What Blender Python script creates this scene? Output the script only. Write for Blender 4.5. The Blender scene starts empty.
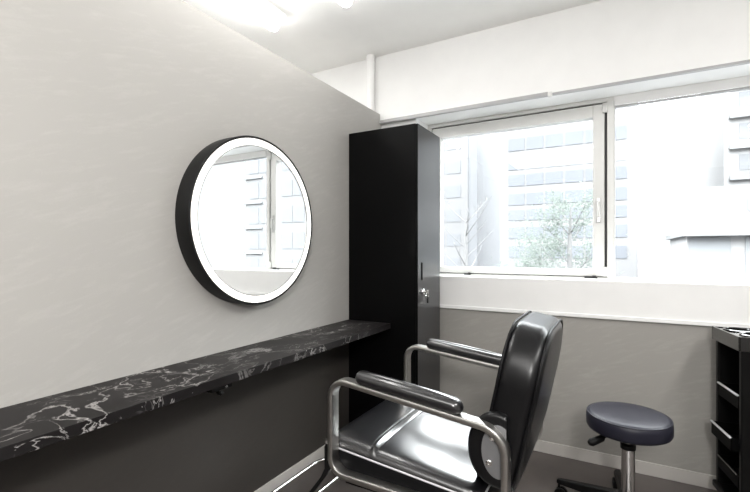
import bpy, bmesh, math, random
from mathutils import Vector, Matrix
random.seed(7)
S = bpy.context.scene
COL = S.collection
PI = math.pi
EYE = 1.15
YAW = math.radians(29.4)
F = 429.0
CX, HY = 375.0, 251.0

def ray(px, py):
    u = (px-CX)/F; v = (HY-py)/F
    return Vector((-math.sin(YAW)+u*math.cos(YAW), math.cos(YAW)+u*math.sin(YAW), v))
def atY(px, py, Y):
    r = ray(px, py); t = Y/r.y
    return Vector((r.x*t, Y, EYE+r.z*t))

# ------------------------------------------------------------------ materials
def newmat(name):
    m = bpy.data.materials.new(name); m.use_nodes = True
    nt = m.node_tree
    b = nt.nodes['Principled BSDF']
    return m, nt, b
def setin(b, **kw):
    for k, v in kw.items():
        key = k.replace('_', ' ')
        if key in b.inputs: b.inputs[key].default_value = v
def mat(name, col, rough=0.5, metal=0.0, spec=0.5, var=0.06, scale=9.0, bump=0.0, bscale=200.0, coat=0.0, coat_rough=0.1):
    m, nt, b = newmat(name)
    setin(b, Roughness=rough, Metallic=metal, Specular_IOR_Level=spec, Coat_Weight=coat, Coat_Roughness=coat_rough)
    tc = nt.nodes.new('ShaderNodeTexCoord')
    n = nt.nodes.new('ShaderNodeTexNoise'); n.inputs['Scale'].default_value = scale; n.inputs['Detail'].default_value = 3
    nt.links.new(tc.outputs['Object'], n.inputs['Vector'])
    r = nt.nodes.new('ShaderNodeValToRGB')
    r.color_ramp.elements[0].position = 0.3; r.color_ramp.elements[1].position = 0.7
    r.color_ramp.elements[0].color = (*[c*(1-var) for c in col], 1)
    r.color_ramp.elements[1].color = (*[c*(1+var) for c in col], 1)
    nt.links.new(n.outputs['Fac'], r.inputs['Fac'])
    nt.links.new(r.outputs['Color'], b.inputs['Base Color'])
    if bump > 0:
        n2 = nt.nodes.new('ShaderNodeTexNoise'); n2.inputs['Scale'].default_value = bscale; n2.inputs['Detail'].default_value = 2
        nt.links.new(tc.outputs['Object'], n2.inputs['Vector'])
        bp = nt.nodes.new('ShaderNodeBump'); bp.inputs['Strength'].default_value = bump; bp.inputs['Distance'].default_value = 0.002
        nt.links.new(n2.outputs['Fac'], bp.inputs['Height'])
        nt.links.new(bp.outputs['Normal'], b.inputs['Normal'])
    return m
def emit(name, col, strength):
    m, nt, b = newmat(name)
    setin(b, Base_Color=(*col, 1), Roughness=0.5)
    b.inputs['Emission Color'].default_value = (*col, 1)
    b.inputs['Emission Strength'].default_value = strength
    return m
def streak_mat(name, axis, c0, c1, c2, rough=0.45):
    """vinyl stone-look wall covering: soft streaks rising diagonally along the wall"""
    m, nt, b = newmat(name)
    L = nt.links.new
    tc = nt.nodes.new('ShaderNodeTexCoord'); sp = nt.nodes.new('ShaderNodeSeparateXYZ')
    L(tc.outputs['Object'], sp.inputs[0])
    cb = nt.nodes.new('ShaderNodeCombineXYZ')
    L(sp.outputs[axis], cb.inputs[0]); L(sp.outputs['Z'], cb.inputs[1])
    def streak(ang, sx, sy, sc, det, rgh, dist):
        mp = nt.nodes.new('ShaderNodeMapping'); mp.vector_type = 'TEXTURE'
        mp.inputs['Rotation'].default_value = (0, 0, ang); mp.inputs['Scale'].default_value = (sx, sy, 1)
        L(cb.outputs[0], mp.inputs['Vector'])
        n = nt.nodes.new('ShaderNodeTexNoise'); n.inputs['Scale'].default_value = sc
        n.inputs['Detail'].default_value = det; n.inputs['Roughness'].default_value = rgh
        n.inputs['Distortion'].default_value = dist
        L(mp.outputs[0], n.inputs['Vector']); return n.outputs['Fac']
    a = streak(math.radians(22), 1.0, 0.26, 4.2, 6, 0.62, 0.5)
    c = streak(math.radians(19), 1.0, 0.22, 11, 4, 0.6, 0.3)
    d = streak(0, 1, 1, 170, 3, 0.6, 0)
    r = nt.nodes.new('ShaderNodeValToRGB'); e = r.color_ramp.elements
    e[0].position = 0.33; e[0].color = (*c0, 1); e[1].position = 0.66; e[1].color = (*c2, 1)
    k = r.color_ramp.elements.new(0.5); k.color = (*c1, 1)
    mx = nt.nodes.new('ShaderNodeMath'); mx.operation = 'MULTIPLY_ADD'; mx.inputs[1].default_value = 0.28
    L(c, mx.inputs[0])
    m2 = nt.nodes.new('ShaderNodeMath'); m2.operation = 'MULTIPLY_ADD'; m2.inputs[1].default_value = 0.28
    L(a, m2.inputs[0])
    m3 = nt.nodes.new('ShaderNodeMath'); m3.operation = 'MULTIPLY'; m3.inputs[1].default_value = 0.10
    L(d, m3.inputs[0]); L(m3.outputs[0], m2.inputs[2]); L(m2.outputs[0], mx.inputs[2])
    L(mx.outputs[0], r.inputs['Fac']); L(r.outputs['Color'], b.inputs['Base Color'])
    bp = nt.nodes.new('ShaderNodeBump'); bp.inputs['Strength'].default_value = 0.12; bp.inputs['Distance'].default_value = 0.003
    L(mx.outputs[0], bp.inputs['Height']); L(bp.outputs['Normal'], b.inputs['Normal'])
    setin(b, Roughness=rough, Specular_IOR_Level=0.35)
    return m
def marble_mat():
    m, nt, b = newmat('dark_marble'); L = nt.links.new
    tc = nt.nodes.new('ShaderNodeTexCoord')
    mp = nt.nodes.new('ShaderNodeMapping'); mp.inputs['Rotation'].default_value = (0.35, 0.2, 0.5); mp.inputs['Scale'].default_value = (1.0, 0.85, 1.0)
    L(tc.outputs['Object'], mp.inputs['Vector'])
    def ridge(scale, det, dist, width, seed):
        n = nt.nodes.new('ShaderNodeTexNoise'); n.noise_dimensions = '4D'; n.inputs['W'].default_value = seed
        n.inputs['Scale'].default_value = scale; n.inputs['Detail'].default_value = det
        n.inputs['Distortion'].default_value = dist; n.inputs['Roughness'].default_value = 0.55
        L(mp.outputs[0], n.inputs['Vector'])
        s = nt.nodes.new('ShaderNodeMath'); s.operation = 'SUBTRACT'; s.inputs[1].default_value = 0.5
        L(n.outputs['Fac'], s.inputs[0])
        a = nt.nodes.new('ShaderNodeMath'); a.operation = 'ABSOLUTE'; L(s.outputs[0], a.inputs[0])
        mr = nt.nodes.new('ShaderNodeMapRange'); mr.inputs['From Min'].default_value = 0.0
        mr.inputs['From Max'].default_value = width; mr.inputs['To Min'].default_value = 1.0; mr.inputs['To Max'].default_value = 0.0
        L(a.outputs[0], mr.inputs['Value']); return mr.outputs[0]
    def mask(scale, lo, hi, seed):
        n = nt.nodes.new('ShaderNodeTexNoise'); n.noise_dimensions = '4D'; n.inputs['W'].default_value = seed
        n.inputs['Scale'].default_value = scale; n.inputs['Detail'].default_value = 2
        L(mp.outputs[0], n.inputs['Vector'])
        mr = nt.nodes.new('ShaderNodeMapRange'); mr.inputs['From Min'].default_value = lo; mr.inputs['From Max'].default_value = hi
        L(n.outputs['Fac'], mr.inputs['Value']); return mr.outputs[0]
    def mul(a, c):
        x = nt.nodes.new('ShaderNodeMath'); x.operation = 'MULTIPLY'; L(a, x.inputs[0]); L(c, x.inputs[1]); return x.outputs[0]
    def mxm(a, c):
        x = nt.nodes.new('ShaderNodeMath'); x.operation = 'MAXIMUM'; L(a, x.inputs[0]); L(c, x.inputs[1]); return x.outputs[0]
    v1 = mul(ridge(3.6, 6, 1.3, 0.012, 1.0), mask(3.0, 0.40, 0.58, 5.0))
    v2 = mul(ridge(7.0, 5, 1.7, 0.012, 2.3), mask(5.0, 0.47, 0.64, 8.0))
    v3 = mul(ridge(15, 3, 1.0, 0.018, 3.7), mask(6.0, 0.55, 0.72, 9.4))
    v = mxm(mxm(v1, v2), v3)
    cl = mask(3.2, 0.35, 0.7, 12.0)
    base = nt.nodes.new('ShaderNodeMix'); base.data_type = 'RGBA'
    base.inputs['A'].default_value = (0.010,0.0088,0.009, 1); base.inputs['B'].default_value = (0.024,0.022,0.022, 1)
    L(cl, base.inputs['Factor'])
    fin = nt.nodes.new('ShaderNodeMix'); fin.data_type = 'RGBA'
    L(v, fin.inputs['Factor']); L(base.outputs['Result'], fin.inputs['A']); fin.inputs['B'].default_value = (0.36, 0.345, 0.335, 1)
    L(fin.outputs['Result'], b.inputs['Base Color'])
    setin(b, Roughness=0.45, Specular_IOR_Level=0.10)
    return m
def leaf_mat():
    m, nt, b = newmat('pale_leaf'); L = nt.links.new
    nt.nodes.remove(b); out = [n for n in nt.nodes if n.type == 'OUTPUT_MATERIAL'][0]
    d = nt.nodes.new('ShaderNodeBsdfDiffuse'); t = nt.nodes.new('ShaderNodeBsdfTranslucent'); mx = nt.nodes.new('ShaderNodeMixShader')
    tc = nt.nodes.new('ShaderNodeTexCoord'); n = nt.nodes.new('ShaderNodeTexNoise'); n.inputs['Scale'].default_value = 1.4
    L(tc.outputs['Object'], n.inputs['Vector'])
    r = nt.nodes.new('ShaderNodeValToRGB'); r.color_ramp.elements[0].color = (0.135,0.158,0.142,1); r.color_ramp.elements[1].color = (0.165,0.185,0.172,1)  # greyed greens, haze mixed into the leaf colour
    L(n.outputs['Fac'], r.inputs['Fac']); L(r.outputs['Color'], d.inputs['Color']); L(r.outputs['Color'], t.inputs['Color'])
    L(d.outputs[0], mx.inputs[1]); L(t.outputs[0], mx.inputs[2]); L(mx.outputs[0], out.inputs[0])
    return m
def glass_mat():
    m, nt, b = newmat('window_glass'); L = nt.links.new
    nt.nodes.remove(b)
    out = [n for n in nt.nodes if n.type == 'OUTPUT_MATERIAL'][0]
    t = nt.nodes.new('ShaderNodeBsdfTransparent'); t.inputs['Color'].default_value = (0.97, 0.985, 0.985, 1)
    g = nt.nodes.new('ShaderNodeBsdfGlossy'); g.inputs['Roughness'].default_value = 0.01
    fc = nt.nodes.new('ShaderNodeLayerWeight'); fc.inputs['Blend'].default_value = 0.5
    pw = nt.nodes.new('ShaderNodeMath'); pw.operation = 'POWER'; pw.inputs[1].default_value = 5.0
    L(fc.outputs['Facing'], pw.inputs[0])
    lw = nt.nodes.new('ShaderNodeMath'); lw.operation = 'MULTIPLY_ADD'; lw.inputs[1].default_value = 0.7; lw.inputs[2].default_value = 0.03
    L(pw.outputs[0], lw.inputs[0])
    mx = nt.nodes.new('ShaderNodeMixShader')
    L(lw.outputs[0], mx.inputs[0]); L(t.outputs[0], mx.inputs[1]); L(g.outputs[0], mx.inputs[2]); L(mx.outputs[0], out.inputs[0])
    return m

M = {}
M['wall_L'] = streak_mat('stone_vinyl_left', 'Y', (0.405,0.394,0.372), (0.462,0.450,0.427), (0.512,0.500,0.477))  # lighter copy of the far wall's vinyl, with the brighter light in its colour
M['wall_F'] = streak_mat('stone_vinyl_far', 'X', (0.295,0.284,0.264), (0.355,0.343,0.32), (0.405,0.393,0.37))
M['wall_dark'] = streak_mat('dark_vinyl', 'Y', (0.040,0.036,0.032), (0.048,0.043,0.038), (0.056,0.05,0.044))
M['white'] = mat('white_paint', (0.80,0.80,0.79), 0.55, var=0.015)
M['ceiling'] = mat('ceiling_paint', (0.93,0.93,0.91), 0.7, var=0.012)
M['floor'] = mat('floor_vinyl', (0.082,0.070,0.064), 0.38, var=0.14, scale=6)
M['wall_R'] = mat('grey_wall_paint', (0.30,0.29,0.28), 0.6, var=0.03)
M['base'] = mat('baseboard_vinyl', (0.44,0.42,0.395), 0.4, var=0.03)
M['sash'] = mat('sash_paint', (0.66,0.66,0.64), 0.35, var=0.02)
M['gasket'] = mat('black_gasket', (0.03,0.03,0.03), 0.6)
M['alu'] = mat('aluminium', (0.55,0.55,0.54), 0.35, metal=0.7)
M['glass'] = glass_mat()
M['black_lam'] = mat('black_laminate', (0.002,0.002,0.0021), 0.38, spec=0.08, var=0.08)
M['black_door'] = mat('black_satin_door', (0.008,0.008,0.009), 0.32, spec=0.6, coat=0.35, coat_rough=0.2, var=0.05)
M['black_metal'] = mat('black_metal', (0.005,0.005,0.005), 0.45, spec=0.25)
M['chrome'] = mat('chrome', (0.78,0.78,0.77), 0.10, metal=1.0, var=0.02)
M['brushed'] = mat('brushed_steel', (0.44,0.43,0.41), 0.32, metal=1.0, var=0.08, scale=30)
M['leather'] = mat('black_leather', (0.005,0.005,0.006), 0.17, spec=0.7, coat=0.6, coat_rough=0.36, var=0.2, bump=0.03, bscale=260)
M['leather_back'] = mat('black_leather_back', (0.004,0.004,0.0045), 0.30, spec=0.32, var=0.2, bump=0.05, bscale=260)
M['piping'] = mat('piping', (0.55,0.55,0.56), 0.3)  # pale grey paints a white highlight onto the seat piping
M['rail'] = mat('rail_paint', (0.36,0.36,0.36), 0.4)
M['leather_side'] = mat('black_leather_side', (0.004,0.004,0.0045), 0.42, spec=0.15, bump=0.05, bscale=260)
M['stool_l'] = mat('stool_leather', (0.013,0.013,0.022), 0.42, spec=0.28, bump=0.1, bscale=260)
M['plastic'] = mat('black_plastic', (0.003,0.003,0.003), 0.38, spec=0.15)
M['black_matt'] = mat('matt_black_plastic', (0.002,0.002,0.002), 0.5, spec=0.05)
M['gloss_plastic'] = mat('gloss_black_plastic', (0.005,0.005,0.005), 0.13, spec=0.8, coat=0.8, coat_rough=0.1)
M['grey_plate'] = mat('grey_plate', (0.20,0.20,0.205), 0.4, metal=0.3)
M['marble'] = marble_mat()
M['mirror'] = mat('mirror_silver', (0.93,0.945,0.945), 0.0, metal=1.0, var=0.0)
M['led'] = emit('led_ring', (1.0,0.98,0.94), 0.98)
M['tube'] = emit('tube_light', (1.0,0.99,0.975), 25.0)
M['fixture'] = mat('fixture_white', (0.85,0.85,0.84), 0.4, var=0.01)

# ------------------------------------------------------------------ mesh helpers
def box(bm, x0, x1, y0, y1, z0, z1, mi=0):
    vs = [bm.verts.new((x, y, z)) for x in (x0, x1) for y in (y0, y1) for z in (z0, z1)]
    for f in ((0,1,3,2),(4,6,7,5),(0,4,5,1),(2,3,7,6),(0,2,6,4),(1,5,7,3)):
        fc = bm.faces.new([vs[i] for i in f]); fc.material_index = mi
def rings(bm, rs, closed_ring=True, cap0=True, cap1=True):
    V = [[bm.verts.new(p) for p in r] for r in rs]
    n = len(V[0])
    for a, b_ in zip(V, V[1:]):
        for i in range(n if closed_ring else n-1):
            j = (i+1) % n
            bm.faces.new((a[i], a[j], b_[j], b_[i]))
    if cap0: bm.faces.new(list(reversed(V[0])))
    if cap1: bm.faces.new(V[-1])
    return V
def tube(bm, pts, r, n=12, closed=False, flat=None, up=None):
    """round tube (flat=(a,b) gives an elliptical/flat section a along normal, b along up)"""
    pts = [Vector(p) for p in pts]; N = len(pts); rs = []
    prev = None
    for i, p in enumerate(pts):
        if closed: d = pts[(i+1) % N]-pts[i-1]
        else: d = pts[min(i+1, N-1)]-pts[max(i-1, 0)]
        d.normalize()
        if up is not None: u = Vector(up)
        elif prev is None: u = Vector((0,0,1)) if abs(d.z) < 0.9 else Vector((1,0,0))
        else: u = prev
        u = (u-d*u.dot(d)).normalized(); prev = u
        w = d.cross(u)
        rr = r[i] if isinstance(r, (list, tuple)) else r
        ring = []
        for k in range(n):
            a = 2*PI*k/n
            c, s = math.cos(a), math.sin(a)
            if flat:
                e = 0.28
                c = math.copysign(abs(c)**e, c)*flat[0]; s = math.copysign(abs(s)**e, s)*flat[1]
            else: c *= rr; s *= rr
            ring.append(p+w*c+u*s)
        rs.append(ring)
    if closed: rs.append(None)
    if closed:
        V = [[bm.verts.new(p) for p in r_] for r_ in rs[:-1]]
        for i in range(N):
            a, b_ = V[i], V[(i+1) % N]
            for k in range(n):
                j = (k+1) % n; bm.faces.new((a[k], a[j], b_[j], b_[k]))
    else: rings(bm, rs)
def lathe(bm, prof, c=(0,0,0), n=48, axis='Z'):
    rs = []
    for (r, h) in prof:
        ring = []
        for k in range(n):
            a = 2*PI*k/n
            x, y = max(r, 1e-5)*math.cos(a), max(r, 1e-5)*math.sin(a)
            if axis == 'Z': p = (x, y, h)
            elif axis == 'X': p = (h, x, y)
            else: p = (y, h, x)
            ring.append(Vector(p)+Vector(c))
        rs.append(ring)
    rings(bm, rs)
def round_path(corners, radii, closed=True, seg=8):
    out = []; N = len(corners); C = [Vector(c) for c in corners]
    for i in range(N):
        if not closed and i in (0, N-1): out.append(C[i]); continue
        a, b_, c = C[i-1], C[i], C[(i+1) % N]
        d1 = (a-b_).normalized(); d2 = (c-b_).normalized()
        r = radii[i] if isinstance(radii, (list, tuple)) else radii
        ang = d1.angle(d2); t = r/math.tan(ang/2)
        p0 = b_+d1*t; p1 = b_+d2*t
        cen = b_+(d1+d2).normalized()*(r/math.sin(ang/2))
        for k in range(seg+1):
            q = k/seg
            v = (p0-cen).normalized().slerp((p1-cen).normalized(), q)
            out.append(cen+v*r)
    return out
def rrect(W, H, R, n=8):
    """rounded rectangle outline, half sizes W,H"""
    pts = []
    for (sx, sy, a0) in ((1,1,0),(-1,1,PI/2),(-1,-1,PI),(1,-1,1.5*PI)):
        for k in range(n+1):
            a = a0+PI/2*k/n
            pts.append((sx*(W-R)+R*math.cos(a), sy*(H-R)+R*math.sin(a)))
    return pts
def slab(bm, W, H, T, R, r, fn, crown0=0.0, crown1=0.0, n=8, seg=6, fill=9):
    """cushion: rounded-rect outline (half W,H), half thickness T, outline radius R, edge radius r; fn maps (w,s,t) to the world"""
    rs = []
    for side, cr in ((-1, crown0),):
        for k in range(fill):
            q = (k+0.04)/fill
            o = rrect((W-r)*q, (H-r)*q, max((R-r)*q, 1e-4), n)
            rs.append([fn(w, s, -T-cr*(1-q*q)) for w, s in o])
    for k in range(seg+1):
        a = -PI/2+PI/2*k/seg
        i = r-r*math.cos(a)
        o = rrect(W-i, H-i, max(R-i, 1e-4), n); t = -(T-r)+r*math.sin(a)
        rs.append([fn(w, s, t) for w, s in o])
    for k in range(seg+1):
        a = PI/2*k/seg
        i = r-r*math.cos(a)
        o = rrect(W-i, H-i, max(R-i, 1e-4), n); t = (T-r)+r*math.sin(a)
        rs.append([fn(w, s, t) for w, s in o])
    for k in reversed(range(fill)):
        q = (k+0.04)/fill
        o = rrect((W-r)*q, (H-r)*q, max((R-r)*q, 1e-4), n)
        rs.append([fn(w, s, T+crown1*(1-q*q)) for w, s in o])
    rings(bm, rs)
def base_of(o):
    m = Matrix.Identity(4)
    chain = []
    while o is not None: chain.append(o); o = o.parent
    for q in reversed(chain): m = m @ q.matrix_basis
    return m
def obj(name, bm, material, parent=None, smooth=False, bevel=0.0, bseg=3, local=False, angle=40):
    bmesh.ops.recalc_face_normals(bm, faces=bm.faces)
    me = bpy.data.meshes.new(name)
    if parent is not None and not local:
        bm.transform(base_of(parent).inverted())
    bm.to_mesh(me); bm.free()
    for m in (material if isinstance(material, (list, tuple)) else [material]): me.materials.append(m)
    o = bpy.data.objects.new(name, me); COL.objects.link(o)
    if smooth:
        for p in me.polygons: p.use_smooth = True
        try: me.set_sharp_from_angle(angle=math.radians(angle))
        except Exception: pass
    if bevel > 0:
        md = o.modifiers.new('bevel', 'BEVEL'); md.width = bevel; md.segments = bseg; md.limit_method = 'ANGLE'
        md.angle_limit = math.radians(50); md.harden_normals = False
    if parent is not None: o.parent = parent
    return o
def tag(o, label, cat, group=None, kind=None):
    if label: o['label'] = label
    if cat: o['category'] = cat
    if group: o['group'] = group
    if kind: o['kind'] = kind
    return o
def thing(name, label, cat, loc=(0,0,0), rz=0, group=None):
    o = bpy.data.objects.new(name, None); COL.objects.link(o)
    o.empty_display_size = 0.1
    o.location = loc; o.rotation_euler = (0,0,rz)
    return tag(o, label, cat, group)
def struct_empty(name, loc=(0,0,0)):
    o = bpy.data.objects.new(name, None); COL.objects.link(o); o.location = loc
    o['kind'] = 'structure'; return o
def struct(name, bm, m, bevel=0.0, **k):
    o = obj(name, bm, m, bevel=bevel, **k); o['kind'] = 'structure'; return o
B = bmesh.new

# ------------------------------------------------------------------ room
XL, D, CEIL = -1.42, 2.61, 2.49
XR, YB = 2.6, -2.9
XO = -3.3           # wall beyond the partition
WB, WT = 0.99, 2.04 # window opening
WX0, WX1 = -1.16, 1.85
WY = 2.82            # sash plane, at the back of the reveal
WD = 2.93            # outer face of the wall

b = B(); box(b, XO, XR, YB, WD, -0.06, 0.0); struct('floor', b, M['floor'])
b = B(); box(b, XO, XR, YB, WD, CEIL, CEIL+0.06); struct('ceiling', b, M['ceiling'])
# partition with the mirror: upper stone-look covering, dark panel under the counter
b = B()
box(b, XL-0.02, XL, YB, D, 0.715, 2.090, 0)
box(b, XL-0.02, XL, YB, D, 0.0, 0.715, 1)
struct('wall_left', b, [M['wall_L'], M['wall_dark']])
# window wall: below, above and beside the opening
b = B()
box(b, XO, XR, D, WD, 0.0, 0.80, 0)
box(b, XO, XR, D-0.02, WD, WT, CEIL, 1)
box(b, XO, WX0, D, WD, 0.80, WT, 1)
box(b, WX1, XR, D, WD, 0.80, WT, 1)
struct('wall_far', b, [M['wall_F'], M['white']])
b = B(); box(b, XR, XR+0.08, YB, WD, 0, CEIL); struct('wall_right', b, M['wall_R'])
b = B(); box(b, XO, XR, YB-0.08, YB, 0, CEIL); struct('wall_rear', b, M['wall_R'])
b = B(); box(b, XO-0.08, XO, YB, WD, 0, CEIL); struct('wall_outer', b, M['white'])
# baseboards
b = B(); box(b, XL, XL+0.008, YB, D-0.008, 0, 0.07); struct('baseboard_left', b, M['base'], bevel=0.002)
b = B(); box(b, XL, XR, D-0.008, D, 0, 0.066); struct('baseboard_far', b, M['base'], bevel=0.002)
# white apron of the sill, its lip and the head board over the window
b = B(); box(b, XL, XR, D-0.006, D+0.035, 0.806, WB)
box(b, WX0, WX1, D+0.035, WD, 0.806, WB-0.0005)
struct('trim_1', b, M['white'], bevel=0.003)
b = B(); box(b, XL, XR, D-0.016, D, 0.786, 0.808); struct('trim_2', b, M['white'], bevel=0.004)
b = B(); box(b, WX0, WX1, D+0.004, WY-0.01, 2.034, WT+0.006); struct('trim_3', b, M['white'], bevel=0.002)

b = B(); box(b, XL, XR, D-0.020, D+0.003, WT-0.012, WT); struct('head_shadow_line', b, M['rail'])  # grey strip painting the shadow line under the upper wall
# pipe in the corner beyond the partition
b = B(); lathe(b, [(0.027,0.0),(0.027,CEIL-0.03),(0.030,CEIL-0.03),(0.030,CEIL)], (-1.474, 2.558, 0), 24)
tag(obj('pipe', b, M['fixture'], smooth=True), 'white vertical pipe running up to the ceiling behind the mirror wall', 'pipe')

# curtain rail along the head of the window
t = thing('curtain_rail', 'thin grey curtain rail along the top edge of the left window', 'curtain rail', (XL+0.02, D-0.03, 2.03))
xr = atY(548, 92, D-0.03).x
b = B(); box(b, XL+0.005, xr, D-0.043, D-0.0205, 2.020, 2.042); obj('rail', b, M['rail'], t, bevel=0.002)
b = B(); box(b, xr, xr+0.022, D-0.045, D-0.021, 2.014, 2.04); obj('end_cap', b, M['sash'], t, bevel=0.003)

# windows ------------------------------------------------------------
GY = WY+0.03
w1 = struct_empty('window_1', (-0.5, GY, WB))
def frame_bm(x0, x1, z0, z1, l, r, bt, tp, y0, y1):
    b = B()
    box(b, x0, x0+l, y0, y1, z0, z1); box(b, x1-r, x1, y0, y1, z0, z1)
    box(b, x0+l, x1-r, y0, y1, z0, z0+bt); box(b, x0+l, x1-r, y0, y1, z1-tp, z1)
    return b
obj('window_frame', frame_bm(WX0, -0.014, WB-0.001, 2.036, 0.025, 0.034, 0.008, 0.024, WY-0.005, WY+0.09), M['sash'], w1, bevel=0.002)
obj('gasket', frame_bm(WX0+0.025, -0.049, WB+0.007, 2.011, 0.006, 0.012, 0.005, 0.007, WY+0.012, WY+0.07), M['gasket'], w1)
sx0, sx1 = WX0+0.032, -0.062
obj('sash', frame_bm(sx0, sx1, WB+0.012, 2.004, 0.062, 0.060, 0.040, 0.070, WY, WY+0.06), M['sash'], w1, bevel=0.003)
b = B(); box(b, sx0+0.05, sx1-0.05, GY+0.008, GY+0.014, 1.035, 1.945); obj('pane', b, M['glass'], w1)
h = atY(598.5, 209, WY-0.01)
b = B(); box(b, h.x-0.011, h.x+0.011, WY-0.012, WY+0.003, h.z-0.08, h.z+0.065)
hp = obj('handle_plate', b, M['alu'], w1, bevel=0.003)
b = B(); tube(b, [(h.x, WY-0.010, h.z+0.04), (h.x, WY-0.026, h.z+0.038), (h.x, WY-0.03, h.z+0.02), (h.x, WY-0.028, h.z-0.045)], 0.006, 10)
obj('handle', b, M['sash'], hp, smooth=True)
for px, wd in ((591, 0.034), (468, 0.022)):
    q = atY(px, 276, WY)
    b = B()
    box(b, q.x-wd, q.x+wd, WY-0.02, WY+0.005, WB+0.0, WB+0.011)
    box(b, q.x+wd*0.2, q.x+wd*0.8, WY-0.022, WY+0.001, WB+0.011, WB+0.017)
    obj('window_stay', b, M['gasket'], w1, bevel=0.002)
for z in (1.978, 1.03):
    b = B(); box(b, -0.072, -0.048, WY-0.014, WY+0.002, z-0.028, z+0.028); obj('hinge', b, M['sash'], w1, bevel=0.003)
w2 = struct_empty('window_2', (0.8, GY, WB))
obj('window_frame', frame_bm(-0.0135, WX1, WB-0.001, 2.036, 0.006, 0.03, 0.004, 0.028, WY+0.005, WY+0.08), M['sash'], w2, bevel=0.002)
b = B(); box(b, -0.0125, WX1, WY-0.008, WY+0.004, 1.984, 2.036); obj('head_board', b, M['white'], w2)
b = B(); box(b, -0.0075, WX1-0.03, WY+0.006, WY+0.03, 1.976, 1.984); obj('gasket', b, M['rail'], w2)
b = B(); box(b, -0.008, WX1-0.02, GY+0.020, GY+0.026, WB+0.001, 2.01); obj('pane', b, M['glass'], w2)

# ------------------------------------------------------------------ ceiling lights
def batten(x, y1, label):
    t = thing('ceiling_light', label, 'ceiling light', (x, y1-0.6, CEIL), 0, 'batten lights on the ceiling')
    b = B(); box(b, x-0.045, x+0.065, y1-1.25, y1+0.01, CEIL-0.035, CEIL); obj('housing', b, M['fixture'], t, bevel=0.004)
    b = B(); rs = []
    for yy, sc in ((y1-1.24, .3), (y1-1.235, .8), (y1-1.22, 1), (y1-0.02, 1), (y1-0.005, .8), (y1, .3)):
        rs.append([Vector((x+0.032*sc*math.cos(2*PI*k/20), yy, CEIL-0.062+0.030*sc*math.sin(2*PI*k/20))) for k in range(20)])
    rings(b, rs); obj('tube', b, M['tube'], t, smooth=True)
    for yy in (y1-1.2, y1-0.06):
        b = B(); box(b, x-0.012, x+0.012, yy-0.012, yy+0.012, CEIL-0.04, CEIL-0.03); obj('socket', b, M['fixture'], t)
    return t
batten(-1.695, 1.86, 'bright white tube light on the ceiling above the mirror, nearer the left edge')
batten(-1.205, 1.86, 'white tube light whose rounded end shows at the top centre of the ceiling')

# ------------------------------------------------------------------ counter
CT = 0.735
b = B(); box(b, XL+0.001, -1.13, -1.3, 2.19, CT-0.030, CT)
counter = tag(obj('counter', b, M['marble'], bevel=0.002), 'long narrow dark marble counter with white veins fixed under the round mirror', 'counter')
# hook under the counter edge
b = B(); box(b, -1.172, -1.136, 0.945, 1.03, CT-0.044, CT-0.0298)
tube(b, [(-1.156,0.985,CT-0.042),(-1.156,0.985,CT-0.05),(-1.150,0.985,CT-0.056),(-1.140,0.985,CT-0.056),(-1.134,0.985,CT-0.05)], 0.007, 10)
hk = obj('bag_hook', b, M['plastic'], counter, bevel=0.002); hk['label'] = 'small black hook under the counter edge'
b = B(); lathe(b, [(0.0,0.003),(0.004,0.002),(0.005,0)], (0,0,0), 12)
b.transform(Matrix.Translation((-1.136,1.005,CT-0.037)) @ Matrix.Rotation(PI/2,4,'Y')); obj('screw', b, M['chrome'], hk, smooth=True)

# ------------------------------------------------------------------ mirror
MY, MZ, MR, MD = 1.378, 1.280, 0.362, 0.076
t = thing('wall_mirror', 'round wall mirror with a glowing white ring and a deep black rim', 'mirror', (XL, MY, MZ))
b = B(); lathe(b, [(MR-0.02,0.001),(MR,0.001),(MR,MD-0.003),(MR-0.002,MD),(MR-0.010,MD),(MR-0.010,MD-0.012),(MR-0.02,MD-0.012)], (XL,MY,MZ), 96, 'X')
obj('rim', b, M['black_metal'], t, smooth=True)
b = B()
V = []
rin, rout = MR-0.038, MR-0.0102
rs = []
for (r, h) in ((rin, MD-0.012), (rin, MD-0.002), (rout, MD-0.002), (rout, MD-0.012)):
    rs.append([Vector((XL+h, MY+r*math.cos(2*PI*k/96), MZ+r*math.sin(2*PI*k/96))) for k in range(96)])
rs.append(rs[0]); rings(b, rs, cap0=False, cap1=False); bmesh.ops.remove_doubles(b, verts=b.verts, dist=1e-6)
obj('light_ring', b, M['led'], t, smooth=True)
b = B(); rs = []
for (r, h) in ((rin-0.0035, MD-0.012), (rin-0.0035, MD-0.0015), (rin-0.0003, MD-0.0015), (rin-0.0003, MD-0.012)):
    rs.append([Vector((XL+h, MY+r*math.cos(2*PI*k/96), MZ+r*math.sin(2*PI*k/96))) for k in range(96)])
rs.append(rs[0]); rings(b, rs, cap0=False, cap1=False); bmesh.ops.remove_doubles(b, verts=b.verts, dist=1e-6)
obj('inner_edge', b, M['alu'], t, smooth=True)
b = B(); lathe(b, [(0.0,MD-0.012),(rin-0.0038,MD-0.012),(rin-0.0038,MD-0.004),(0.0,MD-0.004)], (XL,MY,MZ), 96, 'X')
obj('mirror_glass', b, M['mirror'], t, smooth=True)

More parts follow.
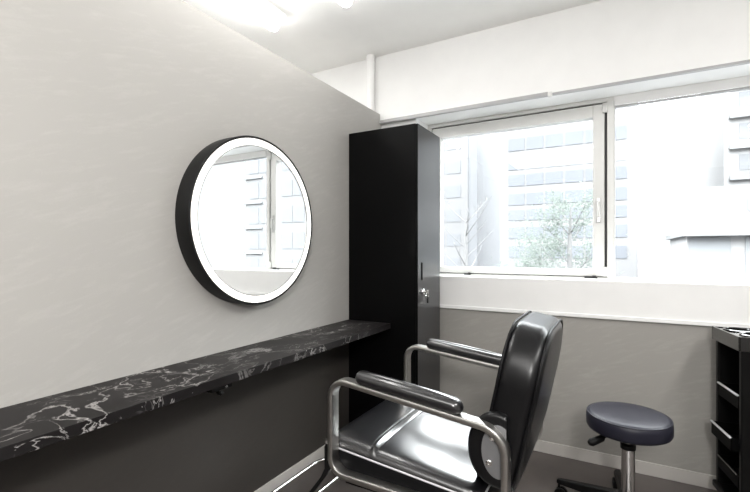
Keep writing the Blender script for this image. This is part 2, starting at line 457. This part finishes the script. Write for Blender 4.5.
# ------------------------------------------------------------------ locker
LX0, LX1, LY0, LY1, LZ = -1.418, -0.977, 2.193, 2.535, 1.862
t = thing('locker', 'tall black locker with keyed door standing between mirror wall and window', 'locker', (-1.19, 2.36, 0))
b = B(); box(b, LX0, LX1, LY0, LY1, 0.0, LZ); obj('cabinet_body', b, M['black_lam'], t, bevel=0.0015)
b = B(); box(b, LX1+0.001, -0.963, LY0+0.001, LY1-0.001, 0.05, LZ-0.003)
b.faces.ensure_lookup_table()
for i_, f_ in enumerate(b.faces): f_.material_index = 0 if i_ == 1 else 1
dr = obj('door', b, [M['black_door'], M['black_lam']], t)
b = B(); box(b, -0.9635, -0.958, 2.243, 2.259, 0.985, 1.085); obj('handle', b, M['plastic'], dr, bevel=0.003)
b = B(); lathe(b, [(0.017,0.0),(0.017,0.006),(0.014,0.010),(0.0,0.011)], (-0.963,2.262,0.918), 24, 'X')
lk = obj('lock', b, M['chrome'], dr, smooth=True)
b = B(); lathe(b, [(0.006,0.0),(0.006,0.012),(0.0,0.012)], (-0.953,2.262,0.918), 16, 'X')
box(b, -0.945, -0.928, 2.2605, 2.2635, 0.906, 0.930)
obj('key', b, M['chrome'], dr, bevel=0.001)
b = B(); pts = [Vector((-0.936, 2.264+0.017*math.sin(2*PI*k/20), 0.897+0.017*math.cos(2*PI*k/20))) for k in range(20)]
tube(b, pts, 0.0018, 8, closed=True, up=(1,0,0)); obj('key_ring', b, M['chrome'], dr, smooth=True)
b = B(); slab(b, 0.012, 0.019, 0.003, 0.010, 0.002, lambda w,s,t_: Vector((-0.936+t_, 2.276+w, 0.872+s))); obj('key_tag', b, M['plastic'], dr, smooth=True)

# ------------------------------------------------------------------ styling chair
CYc = 1.515
t = thing('styling_chair', 'black leather styling chair with chrome arm frames in front of the mirror counter', 'chair', (-0.60, CYc, 0))
sl = 0.09
SX0, SX1, SW = -0.905, -0.345, 0.277
def seat_top(x, y):
    """surface height of the cushion"""
    zb = 0.490-sl*(x+0.88)
    return zb
def build_seat():
    b = B()
    R, r = 0.06, 0.034
    nx, ny = 96, 56
    def sd(x, y):   # distance inside a rounded rect
        cx, hx = (SX0+SX1)/2, (SX1-SX0)/2
        qx, qy = abs(x-cx)-(hx-R), abs(y)-(SW-R)
        o = math.hypot(max(qx,0), max(qy,0))+min(max(qx,qy),0)-R
        return -o
    def grid_pt(i, j):
        a = i/nx; c = j/ny
        a = 0.5-0.5*math.cos(PI*a)*(0.35+0.65*abs(math.cos(PI*a))**0.3) if 0 < a < 1 else a
        a = i/nx
        x = SX0+(SX1-SX0)*a; y = -SW+2*SW*(0.5-0.5*math.cos(PI*c)*0.999 if 0 < c < 1 else c)
        cx, hx = (SX0+SX1)/2, (SX1-SX0)/2
        # pull the corner samples in onto the rounded outline
        dx, dy = x-cx, y
        qx, qy = abs(dx)-(hx-R), abs(dy)-(SW-R)
        if qx > 0 and qy > 0:
            l = math.hypot(qx, qy); m_ = max(qx, qy)
            f = m_/l
            dx = math.copysign(hx-R+qx*f, dx); dy = math.copysign(SW-R+qy*f, dy)
        return cx+dx, dy
    top = []
    for i in range(nx+1):
        row = []
        for j in range(ny+1):
            x, y = grid_pt(i, j)
            d = max(sd(x, y), 0.0)
            z = seat_top(x, y)
            e = max(0, r-d)
            z += -(r-math.sqrt(max(r*r-e*e, 0)))*0.75 + (0.008+0.016*(SX1-x)/(SX1-SX0))*(1-math.exp(-d/0.05))
            for sx in (-0.722, -0.703):
                g = (x-sx)/0.0045
                z -= 0.005*math.exp(-g*g)*min(1, d/0.02)
            z += 0.010*math.exp(-((x+0.712)/0.010)**2)*min(1, d/0.02)
            row.append(b.verts.new((x, CYc+y, z)))
        top.append(row)
    for i in range(nx):
        for j in range(ny):
            b.faces.new((top[i][j], top[i+1][j], top[i+1][j+1], top[i][j+1]))
    border = [top[i][0] for i in range(nx)]+[top[nx][j] for j in range(ny)]+[top[i][ny] for i in range(nx,0,-1)]+[top[0][j] for j in range(ny,0,-1)]
    prev = border; loop_xyz = [v.co.copy() for v in border]
    for dz, ins in ((-0.012,-0.004),(-0.05,-0.006),(-0.085,-0.002),(-0.10,0.012)):
        cur = []
        for v in loop_xyz:
            c = Vector(((SX0+SX1)/2, CYc, 0)); o = Vector((v.x-c.x, v.y-c.y, 0)); L_ = o.length
            o = o*(1-ins/max(L_,1e-4))
            cur.append(b.verts.new((c.x+o.x, c.y+o.y, v.z+dz)))
        n = len(prev)
        for k in range(n):
            b.faces.new((prev[k], prev[(k+1)%n], cur[(k+1)%n], cur[k])).material_index = 1
        prev = cur
    b.faces.new(prev).material_index = 1
    return b, loop_xyz
b, loop = build_seat()
seat = obj('seat', b, [M['leather'], M['leather_side']], t, smooth=True, angle=70)
b = B()
lp = []
for v in loop:
    if not lp or (v-lp[-1]).length > 0.013: lp.append(v+Vector((0,0,0.003)))
tube(b, lp, 0.0032, 8, closed=True, up=(0,0,1))
obj('piping', b, M['piping'], seat, smooth=True)
b = B(); slab(b, (SX1-SX0)/2-0.02, SW-0.02, 0.012, 0.05, 0.006, lambda w,s,q: Vector(((SX0+SX1)/2+w, CYc+s, 0.490-sl*((SX0+SX1)/2+w+0.88)-0.115+q)))
obj('seat_pan', b, M['black_metal'], t, smooth=True)

# backrest
TA = math.radians(12.0)
def back_fn(w, s, q):
    bend = 0.012*(1-(s/0.272)**2)
    qq = q + bend
    x = -0.279+s*math.sin(TA)+qq*math.cos(TA)
    z = 0.667+s*math.cos(TA)-qq*math.sin(TA)
    return Vector((x, CYc+w, z))
b = B(); slab(b, 0.270, 0.264, 0.061, 0.165, 0.036, back_fn, crown0=0.012, crown1=0.008, n=10, seg=7)
back = obj('backrest', b, M['leather_back'], t, smooth=True, angle=80)
b = B(); o = rrect(0.2685, 0.2625, 0.163, 10)
tube(b, [back_fn(w*0.985, s*0.985, 0.053) for w, s in o], 0.0042, 8, closed=True, up=(1,0,0))
obj('piping', b, M['leather_side'], back, smooth=True)
b = B(); o = rrect(0.2685, 0.2625, 0.163, 10)
tube(b, [back_fn(w*0.985, s*0.985, -0.053) for w, s in o], 0.0042, 8, closed=True, up=(1,0,0))
obj('piping', b, M['leather_side'], back, smooth=True)

for sgn in (-1, 1):
    yc = CYc+sgn*0.300
    # chrome arm loop
    path = round_path([(-0.850,yc,0.716),(-0.268,yc,0.648),(-0.268,yc,0.385),(-0.850,yc,0.395)], [0.055,0.075,0.055,0.055])
    b = B(); tube(b, path, 0.01, 16, closed=True, flat=(0.010,0.022), up=(0,1,0))
    fr = obj('arm_frame', b, M['brushed'], t, smooth=True, angle=50)
    # pad on it
    def pad_fn(w, s, q, yc=yc):
        x = -0.572+w
        return Vector((x, yc+s, 0.716-0.1147*(x+0.85)+0.0105+0.021+q-0.10*(w/0.19)**4*0.05))
    b = B(); slab(b, 0.182, 0.030, 0.0215, 0.029, 0.021, pad_fn, crown1=0.003, n=8, seg=6)
    obj('arm_pad', b, M['leather'], t, smooth=True, angle=80)
    # padded hip wing with grey bolt plate
    y_in, y_out = yc-sgn*0.046, yc-sgn*0.008
    cxw, czw = -0.285, 0.583
    def disc(r, ya, yb, e, cx_, cz_, kx):
        b = B(); prof = [(0.0,ya),(r-e,ya),(r-e*0.3,ya+(yb-ya)*0.15),(r,ya+(yb-ya)*0.4),(r,ya+(yb-ya)*0.7),(r-e*0.3,ya+(yb-ya)*0.93),(r-e,yb),(0.0,yb)]
        lathe(b, prof, (0,0,0), 48, 'Y')
        b.transform(Matrix.Translation((cx_,0,cz_)) @ Matrix.Diagonal((kx,1,1,1)))
        for v in b.verts: v.co.x = min(v.co.x, -0.268)
        return b
    wg = obj('hip_wing', disc(0.107, y_in, y_out, 0.012, -0.297, czw, 0.79), M['leather_back'], t, smooth=True, angle=70)
    pl = obj('bolt_plate', disc(0.076, y_out-sgn*0.002, y_out+sgn*0.003, 0.002, -0.291, 0.583, 0.62), M['grey_plate'], wg, smooth=True)
    for (bx, bz) in ((-0.306, 0.622), (-0.316, 0.548)):
        b = B(); lathe(b, [(0.0095,y_out),(0.0095,y_out+sgn*0.006),(0.007,y_out+sgn*0.008),(0.004,y_out+sgn*0.008),(0.004,y_out+sgn*0.005),(0,y_out+sgn*0.005)], (bx,0,bz), 16, 'Y')
        obj('bolt', b, M['chrome'], pl, smooth=True)
    # cross bolt joining the loop to the seat pan
    b = B(); box(b, -0.80, -0.74, min(yc, yc-sgn*0.06), max(yc, yc-sgn*0.06), 0.376, 0.386)
    obj('bracket', b, M['brushed'], t, bevel=0.002)
    b = B(); box(b, -0.36, -0.31, min(yc, yc-sgn*0.06), max(yc, yc-sgn*0.06), 0.376, 0.387)
    obj('bracket', b, M['brushed'], t, bevel=0.002)
# under-frame
b = B(); box(b, -0.82, -0.33, CYc-0.27, CYc-0.225, 0.345, 0.377); box(b, -0.82, -0.33, CYc+0.225, CYc+0.27, 0.345, 0.377)
box(b, -0.70, -0.45, CYc-0.23, CYc+0.23, 0.325, 0.352); obj('under_frame', b, M['black_metal'], t, bevel=0.003)
# pump column and base
b = B(); lathe(b, [(0.055,0.02),(0.055,0.05),(0.040,0.06),(0.040,0.24),(0.034,0.24),(0.034,0.33),(0.06,0.33),(0.06,0.345)], (-0.575,CYc,0), 32); obj('column', b, M['chrome'], t, smooth=True)
b = B(); lathe(b, [(0.30,0.0),(0.30,0.008),(0.285,0.016),(0.12,0.026),(0.05,0.032),(0.0,0.032)], (-0.575,CYc,0), 64); obj('base_plate', b, M['chrome'], t, smooth=True)
# footrest: black hinge arms at the seat front carrying chrome loops
for sgn in (-1, 1):
    ya = CYc+sgn*0.235
    b = B(); rs = []
    for (x, z) in ((-0.903,0.470),(-0.918,0.44),(-0.918,0.36),(-0.935,0.325),(-1.0,0.24),(-1.06,0.165)):
        rs.append([Vector((x+dx, ya+dy, z+dz)) for dx,dy,dz in ((-0.012,-0.008,-0.004),(0.012,-0.008,0.004),(0.012,0.008,0.004),(-0.012,0.008,-0.004))])
    rings(b, rs); obj('footrest_arm', b, M['black_metal'], t, bevel=0.003)
    b = B(); lathe(b, [(0.011,-0.012),(0.011,0.012)], (-0.916, ya, 0.462), 16, 'Y'); obj('hinge_pin', b, M['chrome'], t, smooth=True)
fy0, fy1 = CYc-0.20, CYc+0.20
b = B(); tube(b, round_path([(-1.02,fy0,0.200),(-1.27,fy0,0.125),(-1.27,fy1,0.125),(-1.02,fy1,0.200)], 0.06, closed=False), 0.0075, 12)
obj('footrest_loop', b, M['chrome'], t, smooth=True)
b = B(); tube(b, [(-1.045,fy0-0.03,0.176),(-1.045,fy1+0.03,0.176)], 0.0075, 12); obj('footrest_bar', b, M['chrome'], t, smooth=True)

t.rotation_euler = (0, 0, 0.0)
# ------------------------------------------------------------------ stool
SXc, SYc = 0.042, 2.115
t = thing('rolling_stool', 'round black padded rolling stool on a chrome gas lift by the window wall', 'stool', (SXc, SYc, 0))
b = B(); lathe(b, [(0.0,0.388),(0.146,0.388),(0.155,0.393),(0.160,0.403),(0.161,0.43),(0.159,0.447),(0.151,0.457),(0.139,0.4605),(0.08,0.462),(0.0,0.4625)], (SXc,SYc,0), 64)
st = obj('seat', b, M['stool_l'], t, smooth=True, angle=60)
b = B(); tube(b, [Vector((SXc+0.1555*math.cos(2*PI*k/64), SYc+0.1555*math.sin(2*PI*k/64), 0.4535)) for k in range(64)], 0.003, 8, closed=True, up=(0,0,1))
obj('piping', b, M['stool_l'], st, smooth=True)
b = B(); lathe(b, [(0.0,0.375),(0.05,0.375),(0.055,0.388),(0.0,0.3885)], (SXc,SYc,0), 24); obj('mount_plate', b, M['black_metal'], t, smooth=True)
b = B(); lathe(b, [(0.014,0.30),(0.014,0.376)], (SXc,SYc,0), 24); obj('piston', b, M['chrome'], t, smooth=True)
b = B(); lathe(b, [(0.026,0.10),(0.026,0.318),(0.027,0.324),(0.018,0.328),(0.014,0.328)], (SXc,SYc,0), 32); obj('gas_lift', b, M['chrome'], t, smooth=True)
b = B(); lathe(b, [(0.029,0.312),(0.029,0.330),(0.015,0.334)], (SXc,SYc,0), 32); obj('collar', b, M['plastic'], t, smooth=True)
# lever toward the viewer's left
lv = B(); p0 = Vector((SXc-0.01, SYc-0.02, 0.380)); p1 = Vector((SXc-0.08, SYc-0.07, 0.372)); p2 = Vector((SXc-0.135, SYc-0.11, 0.350))
tube(lv, [p0, p1, p2], 0.005, 10); lev = obj('lever', lv, M['black_metal'], t, smooth=True)
lv = B(); dd = (p2-p1).normalized(); tube(lv, [p1+dd*0.012, p1+dd*0.02, p2, p2+dd*0.01], [0.008,0.014,0.016,0.010], 14, flat=None); obj('lever_grip', lv, M['plastic'], lev, smooth=True)
b = B(); lathe(b, [(0.045,0.065),(0.045,0.10),(0.034,0.125),(0.027,0.125)], (SXc,SYc,0), 24); obj('hub', b, M['plastic'], t, smooth=True)
for k in range(5):
    a = math.radians(170-72*k)
    d = Vector((math.cos(a), math.sin(a), 0)); n_ = Vector((-d.y, d.x, 0)); c = Vector((SXc, SYc, 0))
    b = B(); rs = []
    for (q, w, z0, z1) in ((0.03,0.026,0.065,0.118),(0.12,0.023,0.068,0.108),(0.22,0.020,0.070,0.097),(0.275,0.018,0.070,0.090),(0.29,0.012,0.072,0.086)):
        rs.append([c+d*q+n_*w+Vector((0,0,z0)), c+d*q+n_*w*0.7+Vector((0,0,z1)), c+d*q-n_*w*0.7+Vector((0,0,z1)), c+d*q-n_*w+Vector((0,0,z0))])
    rings(b, rs); leg = obj('leg', b, M['plastic'], t, bevel=0.004)
    b = B(); cc = c+d*0.28
    tube(b, [cc+Vector((0,0,0.05)), cc+Vector((0,0,0.074))], 0.006, 10)
    for sg in (-1, 1):
        rs = []
        for (rr, ww) in ((0.010,-0.009),(0.024,-0.009),(0.026,-0.005),(0.026,0.005),(0.024,0.009),(0.010,0.009)):
            rs.append([cc-n_*0.012+d*0+n_*0+ (d*sg*0.0)+ n_*(sg*0.013+0.012+ww) + d*(rr*math.cos(2*PI*j/20)-0.008)+Vector((0,0,0.026+rr*math.sin(2*PI*j/20))) for j in range(20)])
        rings(b, rs)
    tube(b, [cc-d*0.008-n_*0.014+Vector((0,0,0.026)), cc-d*0.008+n_*0.014+Vector((0,0,0.026))], 0.02, 14)
    obj('caster', b, M['plastic'], leg, smooth=True)

# ------------------------------------------------------------------ trolley
TZ = 0.80
near = Vector((0.433, 2.247)); far = Vector((0.386, 2.513))
dv = far-near; rz = math.atan2(-dv.x, dv.y); TD = dv.length; TW = 0.34
t = thing('salon_trolley', 'black plastic salon trolley with pull-out trays at the right edge', 'trolley', (near.x, near.y, 0), rz)
# local frame: x to the right (0..TW), y to the window (0..TD)
def ring_cup(b, cx, cy, r, z):
    pass
holes = [(0.075, TD-0.072, 0.050), (0.088, 0.075, 0.050)]
def top_bm():
    b = B()
    # plate with real holes: fill between outline and circles
    vs_o = [b.verts.new((x, y, TZ-0.004)) for x, y in ((0,0),(TW,0),(TW,TD),(0,TD))]
    edges = [b.edges.new((vs_o[i], vs_o[(i+1)%4])) for i in range(4)]
    for (cx, cy, r) in holes:
        c = [b.verts.new((cx+r*math.cos(2*PI*k/32), cy+r*math.sin(2*PI*k/32), TZ-0.004)) for k in range(32)]
        edges += [b.edges.new((c[k], c[(k+1)%32])) for k in range(32)]
    bmesh.ops.triangle_fill(b, use_beauty=True, use_dissolve=False, edges=edges)
    # outer skirt
    for (x0,x1,y0,y1) in ((0,TW,0,0.006),(0,TW,TD-0.006,TD),(0,0.006,0,TD),(TW-0.006,TW,0,TD)):
        box(b, x0, x1, y0, y1, TZ-0.058, TZ)
    for (cx, cy, r) in holes:
        rs = []
        for (rr, z) in ((r+0.006,TZ-0.004),(r+0.006,TZ+0.001),(r+0.002,TZ+0.003),(r-0.001,TZ),(r-0.004,TZ-0.05)):
            rs.append([Vector((cx+rr*math.cos(2*PI*k/32), cy+rr*math.sin(2*PI*k/32), z)) for k in range(32)])
        rings(b, rs, cap0=False, cap1=True)
    return b
obj('top_tray', top_bm(), M['gloss_plastic'], t, local=True)
b = B(); box(b, 0.012, TW-0.012, 0.008, 0.034, 0.085, TZ-0.05); obj('side_panel', b, M['plastic'], t, bevel=0.006, local=True)
b = B(); box(b, 0.012, TW-0.012, TD-0.034, TD-0.008, 0.085, TZ-0.05); obj('side_panel', b, M['plastic'], t, bevel=0.006, local=True)
b = B(); box(b, 0.30, TW-0.012, 0.034, TD-0.034, 0.09, TZ-0.05); obj('back_panel', b, M['plastic'], t, local=True)
b = B(); box(b, 0.0, TW, 0.0, TD, 0.06, 0.092); obj('base', b, M['plastic'], t, bevel=0.008, local=True)
for (z, off) in ((0.55, 0.012), (0.372, -0.014), (0.222, 0.012)):
    b = B(); x0, x1, y0, y1 = off, off+0.275, 0.037, TD-0.037; d_ = 0.055; w_ = 0.004
    box(b, x0, x1, y0, y1, z-d_, z-d_+w_)
    box(b, x0, x0+w_, y0, y1, z-d_, z); box(b, x1-w_, x1, y0, y1, z-d_, z)
    box(b, x0, x1, y0, y0+w_, z-d_, z); box(b, x0, x1, y1-w_, y1, z-d_, z)
    tr = obj('tray', b, M['black_matt'], t, local=True)
    b = B()
    rs = []
    box(b, x0-0.006, x0+0.004, y0, y1, z-0.003, z+0.004)
    obj('tray_lip', b, M['piping'] if z > 0.3 else M['gloss_plastic'], tr, bevel=0.0025, local=True)  # upper lips pale to paint the window's highlight on black rims
for (x, y) in ((0.03,0.035),(TW-0.03,0.035),(0.03,TD-0.035),(TW-0.03,TD-0.035)):
    b = B(); lathe(b, [(0.012,-0.012),(0.023,-0.012),(0.025,-0.008),(0.025,0.008),(0.023,0.012),(0.012,0.012)], (x-0.004,y,0.025), 20, 'Y')
    tube(b, [(x,y,0.03),(x,y,0.066)], 0.007, 10); box(b, x-0.012, x+0.012, y-0.016, y+0.016, 0.044, 0.056)
    obj('caster', b, M['plastic'], t, smooth=True, local=True)

# ------------------------------------------------------------------ outdoors, seen through the window
def ext(name, c): return mat(name, c, 0.8, spec=0.1, var=0.03, scale=0.4)  # outdoor tones kept pale and close: haze is put into the colours
E_WALL = ext('pale_concrete', (0.173,0.173,0.175)); E_WIN = ext('pale_window_band', (0.128,0.136,0.150))
E_WIN2 = ext('pale_window', (0.158,0.163,0.171)); E_SLAB = ext('pale_slab', (0.180,0.184,0.187)); E_GREY = ext('grey_panel', (0.186,0.194,0.202))
E_WALL_LIT = ext('lightened_concrete', (0.250,0.250,0.252)); E_LEAF = leaf_mat(); E_BARK = ext('pale_bark', (0.143,0.143,0.143))  # bright wall tone is the concrete, lightened against shade on two buildings
E_ROAD = ext('asphalt', (0.102,0.102,0.105))
GZ = -4.0
b = B(); box(b, -60, 80, 4.5, 90, GZ-0.1, GZ); struct('ground', b, E_ROAD)

def building(name, label, x0, x1, y0, depth, ztop, zs, cols, wcol, inset=0.12, xpad=0.4):
    t = thing(name, label, 'building', ((x0+x1)/2, y0+depth/2, GZ))
    b = B(); box(b, x0, x1, y0, y0+depth, GZ, ztop); wl = obj('wall', b, E_WALL, t)
    W = (x1-x0-2*xpad)/cols
    for (z0, z1) in zs:
        for c in range(cols):
            b = B(); a0 = x0+xpad+c*W+0.06*W; a1 = x0+xpad+(c+1)*W-0.06*W
            box(b, a0, a1, y0-0.03, y0+0.02, z0, z1)
            # panes split by a slim upright
            obj('window', b, wcol, t)
    return t
# office with long window bands (behind the left window)
Yo = 24.0
xl, xr_ = atY(500, 200, Yo).x, atY(638, 200, Yo).x
def zz(px, py, Y): return atY(px, py, Y).z
zs = []
for (a, c) in ((133,146),(152,166),(171,183),(191,203),(208,219),(226,238),(246,258)):
    zs.append((zz(560, c, Yo), zz(560, a, Yo)))
for k in range(1, 3): zs.append((zs[0][0]+k*2.05, zs[0][1]+k*2.05))
zs.append((zs[6][0]-2.0, zs[6][1]-2.0))
off = building('office_building', 'pale office block with long horizontal window bands beyond the left window', xl, xr_, Yo, 9, zs[8][1]+0.8, zs, 6, E_WIN)
# narrow tower on the far left
Yt = 32.0
tx0, tx1 = atY(425, 200, Yt).x, atY(468, 200, Yt).x
zs2 = [(zz(450, 165+24*k+9, Yt), zz(450, 165+24*k-3, Yt)) for k in range(-2, 5)]
tw = building('tower_block', 'narrow pale tower with small square windows beside the locker edge', tx0, tx1, Yt, 8, zs2[0][1]+3.0, zs2, 2, E_WIN2, xpad=0.5)
b = B(); box(b, tx1, atY(477, 200, Yt).x, Yt+0.04, Yt+8, GZ, zs2[0][1]+3.4); obj('shaded_side', b, E_WIN2, tw)  # greyer block painting the tower's shaded right side
# apartment tower with balconies on the far right
Ya = 28.0
ax0 = atY(724, 150, Ya).x
at_ = thing('apartment_tower', 'pale apartment tower with stacked balconies at the right edge of the view', 'building', (ax0+3, Ya+3, GZ))
b = B(); box(b, ax0, ax0+7, Ya, Ya+7, GZ, 15.0); obj('wall', b, E_WALL_LIT, at_)
for k in range(7):
    z = zz(740, 118+31*k-62, Ya)
    b = B(); box(b, ax0+0.2, ax0+6.5, Ya-0.22, Ya, z, z+0.10)
    bl = obj('balcony', b, E_SLAB, at_)
    b = B(); box(b, ax0+0.2, ax0+6.5, Ya-0.22, Ya-0.18, z+0.10, z+0.45); obj('railing', b, E_WALL, bl)
    for q in range(3):
        b = B(); box(b, ax0+0.6+q*2.1, ax0+1.9+q*2.1, Ya-0.03, Ya+0.02, z+0.5, z+1.3); obj('window', b, E_WIN2, at_)
# low building with lattice screen
Yd = 17.0
dx0 = atY(687, 240, Yd).x; dz = zz(710, 236, Yd)
lt = thing('low_building', 'low pale building with a grey slatted screen below the balconies', 'building', (dx0+3, Yd+2, GZ))
b = B(); box(b, dx0, dx0+7, Yd, Yd+5, GZ, dz+1.55); obj('wall', b, E_WALL_LIT, lt)
b = B(); box(b, dx0-0.15, dx0+7.1, Yd-0.35, Yd+5.1, dz+0.0, dz+0.16); obj('canopy', b, E_SLAB, lt)
for q in range(4):
    b = B(); box(b, dx0+1.5+q*1.2, dx0+2.1+q*1.2, Yd-0.03, Yd+0.02, dz+0.75, dz+1.15); obj('window', b, E_WIN2, lt)
b = B(); box(b, dx0+0.05, dx0+1.1, Yd-0.04, Yd, dz-2.6, dz-0.05); box(b, dx0+1.45, dx0+6.9, Yd-0.04, Yd, dz-2.6, dz-0.05); obj('screen_panel', b, E_GREY, lt)
b = B()
for q in range(46):
    x = dx0+1.5+q*0.115
    vs = [Vector((x,Yd-0.06,dz-2.6)), Vector((x+0.03,Yd-0.06,dz-2.6)), Vector((x+0.43,Yd-0.06,dz-0.06)), Vector((x+0.40,Yd-0.06,dz-0.06))]
    bb = [b.verts.new(v) for v in vs]; b.faces.new(bb)
obj('lattice', b, E_SLAB, lt)
b = B(); tube(b, [(dx0+0.05,Yd+0.1,dz+1.5),(dx0+0.05,Yd+0.1,dz+2.5)], 0.03, 8); obj('mast', b, E_SLAB, lt)
# block seen only in the mirror
Ye = 22.0
eb = building('apartment_block', 'pale block with a grid of windows, reflected in the round mirror', 14.6, 20.2, Ye, 7, 9.5,
     [(-2.2+1.75*k, -1.1+1.75*k) for k in range(7)], 5, E_WIN2, xpad=0.3)
for k in range(7):
    b = B(); box(b, 18.6, 20.3, Ye-0.10, Ye, -2.56+1.75*k, -2.45+1.75*k); obj('balcony', b, E_SLAB, eb)

# trees
def tree(name, label, px, Y, ztop, crown_r, leaves, bark=True):
    base = atY(px, 250, Y); x = base.x
    t = thing(name, label, 'tree', (x, Y, GZ))
    b = B()
    tube(b, [(x,Y,GZ),(x+0.05,Y,GZ+1.5),(x-0.04,Y,ztop-crown_r*1.3),(x,Y,ztop-0.2)], [0.11,0.09,0.06,0.012], 8)
    tips = []
    for k in range(16):
        z0 = GZ+2.0+(ztop-GZ-2.6)*random.uniform(0.1,1.0)
        a = random.uniform(0, 2*PI); L_ = crown_r*random.uniform(0.5,1.0)
        p0 = Vector((x,Y,z0)); p1 = p0+Vector((math.cos(a)*L_*0.5, math.sin(a)*L_*0.5, L_*0.45)); p2 = p0+Vector((math.cos(a)*L_, math.sin(a)*L_, L_*1.0))
        tube(b, [p0,p1,p2], [0.022,0.014,0.005], 6)
        for q in range(3):
            s = p1.lerp(p2, random.random()); e = s+Vector((random.uniform(-.4,.4),random.uniform(-.4,.4),random.uniform(.1,.5)))*crown_r*0.6
            tube(b, [s,(s+e)/2+Vector((0,0,.03)),e], [0.009,0.006,0.003], 5); tips.append(e); tips.append((s+e)/2)
        tips += [p1,p2]
    obj('trunk', b, E_BARK, t, smooth=True)
    if leaves:
        b = B()
        for k in range(leaves):
            p = random.choice(tips)+Vector((random.gauss(0,1),random.gauss(0,1),random.gauss(0,1)))*crown_r*0.16
            u = Vector((random.gauss(0,1),random.gauss(0,1),random.gauss(0,1))).normalized(); v = u.orthogonal().normalized()
            s = random.uniform(0.028,0.055)
            b.faces.new([b.verts.new(q) for q in (p-u*s, p+v*s*0.5, p+u*s, p-v*s*0.5)])
        obj('foliage', b, E_LEAF, t)
    return t
tree('leafy_tree', 'pale green leafy tree nearest the window catch, before the office block', 571, 13.0, zz(571, 198, 13.0), 1.05, 4200)
tree('leafy_tree', 'low pale green tree left of the taller leafy one, before the office', 541, 17.0, zz(541, 228, 17.0), 1.3, 4200)
tree('bare_tree', 'thin bare tree with fine grey branches beside the locker edge', 466, 15.0, zz(466, 205, 15.0), 1.3, 0)

# ------------------------------------------------------------------ light
W = bpy.data.worlds.new('overcast_sky'); S.world = W; W.use_nodes = True
nt = W.node_tree; bg = nt.nodes['Background']
tc = nt.nodes.new('ShaderNodeTexCoord'); sp = nt.nodes.new('ShaderNodeSeparateXYZ'); nt.links.new(tc.outputs['Generated'], sp.inputs[0])
mr = nt.nodes.new('ShaderNodeMapRange'); mr.interpolation_type = 'SMOOTHSTEP'
mr.inputs['From Min'].default_value = 0.22; mr.inputs['From Max'].default_value = 0.46
mr.inputs['To Min'].default_value = 1.25; mr.inputs['To Max'].default_value = 22.0
nt.links.new(sp.outputs['Z'], mr.inputs['Value']); nt.links.new(mr.outputs[0], bg.inputs['Strength'])
bg.inputs['Color'].default_value = (0.97, 0.985, 1.0, 1)

def area(name, loc, sx, sy, power, rot=(0,0,0), col=(1,0.985,0.97)):
    l = bpy.data.lights.new(name, 'AREA'); l.shape = 'RECTANGLE'; l.size = sx; l.size_y = sy; l.energy = power; l.color = col
    o = bpy.data.objects.new(name, l); COL.objects.link(o); o.location = loc; o.rotation_euler = rot
    return o
area('fill_area', (-0.6, -0.9, CEIL-0.03), 1.6, 1.2, 32)  # unseen area lights at ceiling height, added as room fill
pl_ = bpy.data.lights.new('fill_point', 'POINT'); pl_.energy = 150; pl_.shadow_soft_size = 0.15; pl_.color = (1,0.985,0.97)  # point light added to lift ceiling and walls; no pendant hangs here
po = bpy.data.objects.new('fill_point', pl_); COL.objects.link(po); po.location = (0.5, -0.9, 1.85)
area('fill_area', (1.3, 0.6, CEIL-0.03), 0.2, 1.4, 44)
area('fill_area', (-2.4, 0.8, CEIL-0.03), 0.2, 1.6, 55)

# ------------------------------------------------------------------ camera
cam = bpy.data.cameras.new('camera'); co = bpy.data.objects.new('camera', cam); COL.objects.link(co)
co.location = (0, 0, EYE); co.rotation_euler = (PI/2, 0, YAW)
cam.sensor_width = 36.0; cam.lens = F/750*36; cam.shift_y = (HY-246)/750; cam.clip_start = 0.02; cam.clip_end = 300
S.camera = co
S.view_settings.view_transform = 'Standard'; S.view_settings.look = 'None'
S.view_settings.exposure = 0.0; S.view_settings.gamma = 1.0
S.cycles.max_bounces = 10; S.cycles.diffuse_bounces = 6; S.cycles.glossy_bounces = 5; S.cycles.transparent_max_bounces = 10
S.cycles.sample_clamp_indirect = 6.0
S.cycles.caustics_reflective = False; S.cycles.caustics_refractive = False
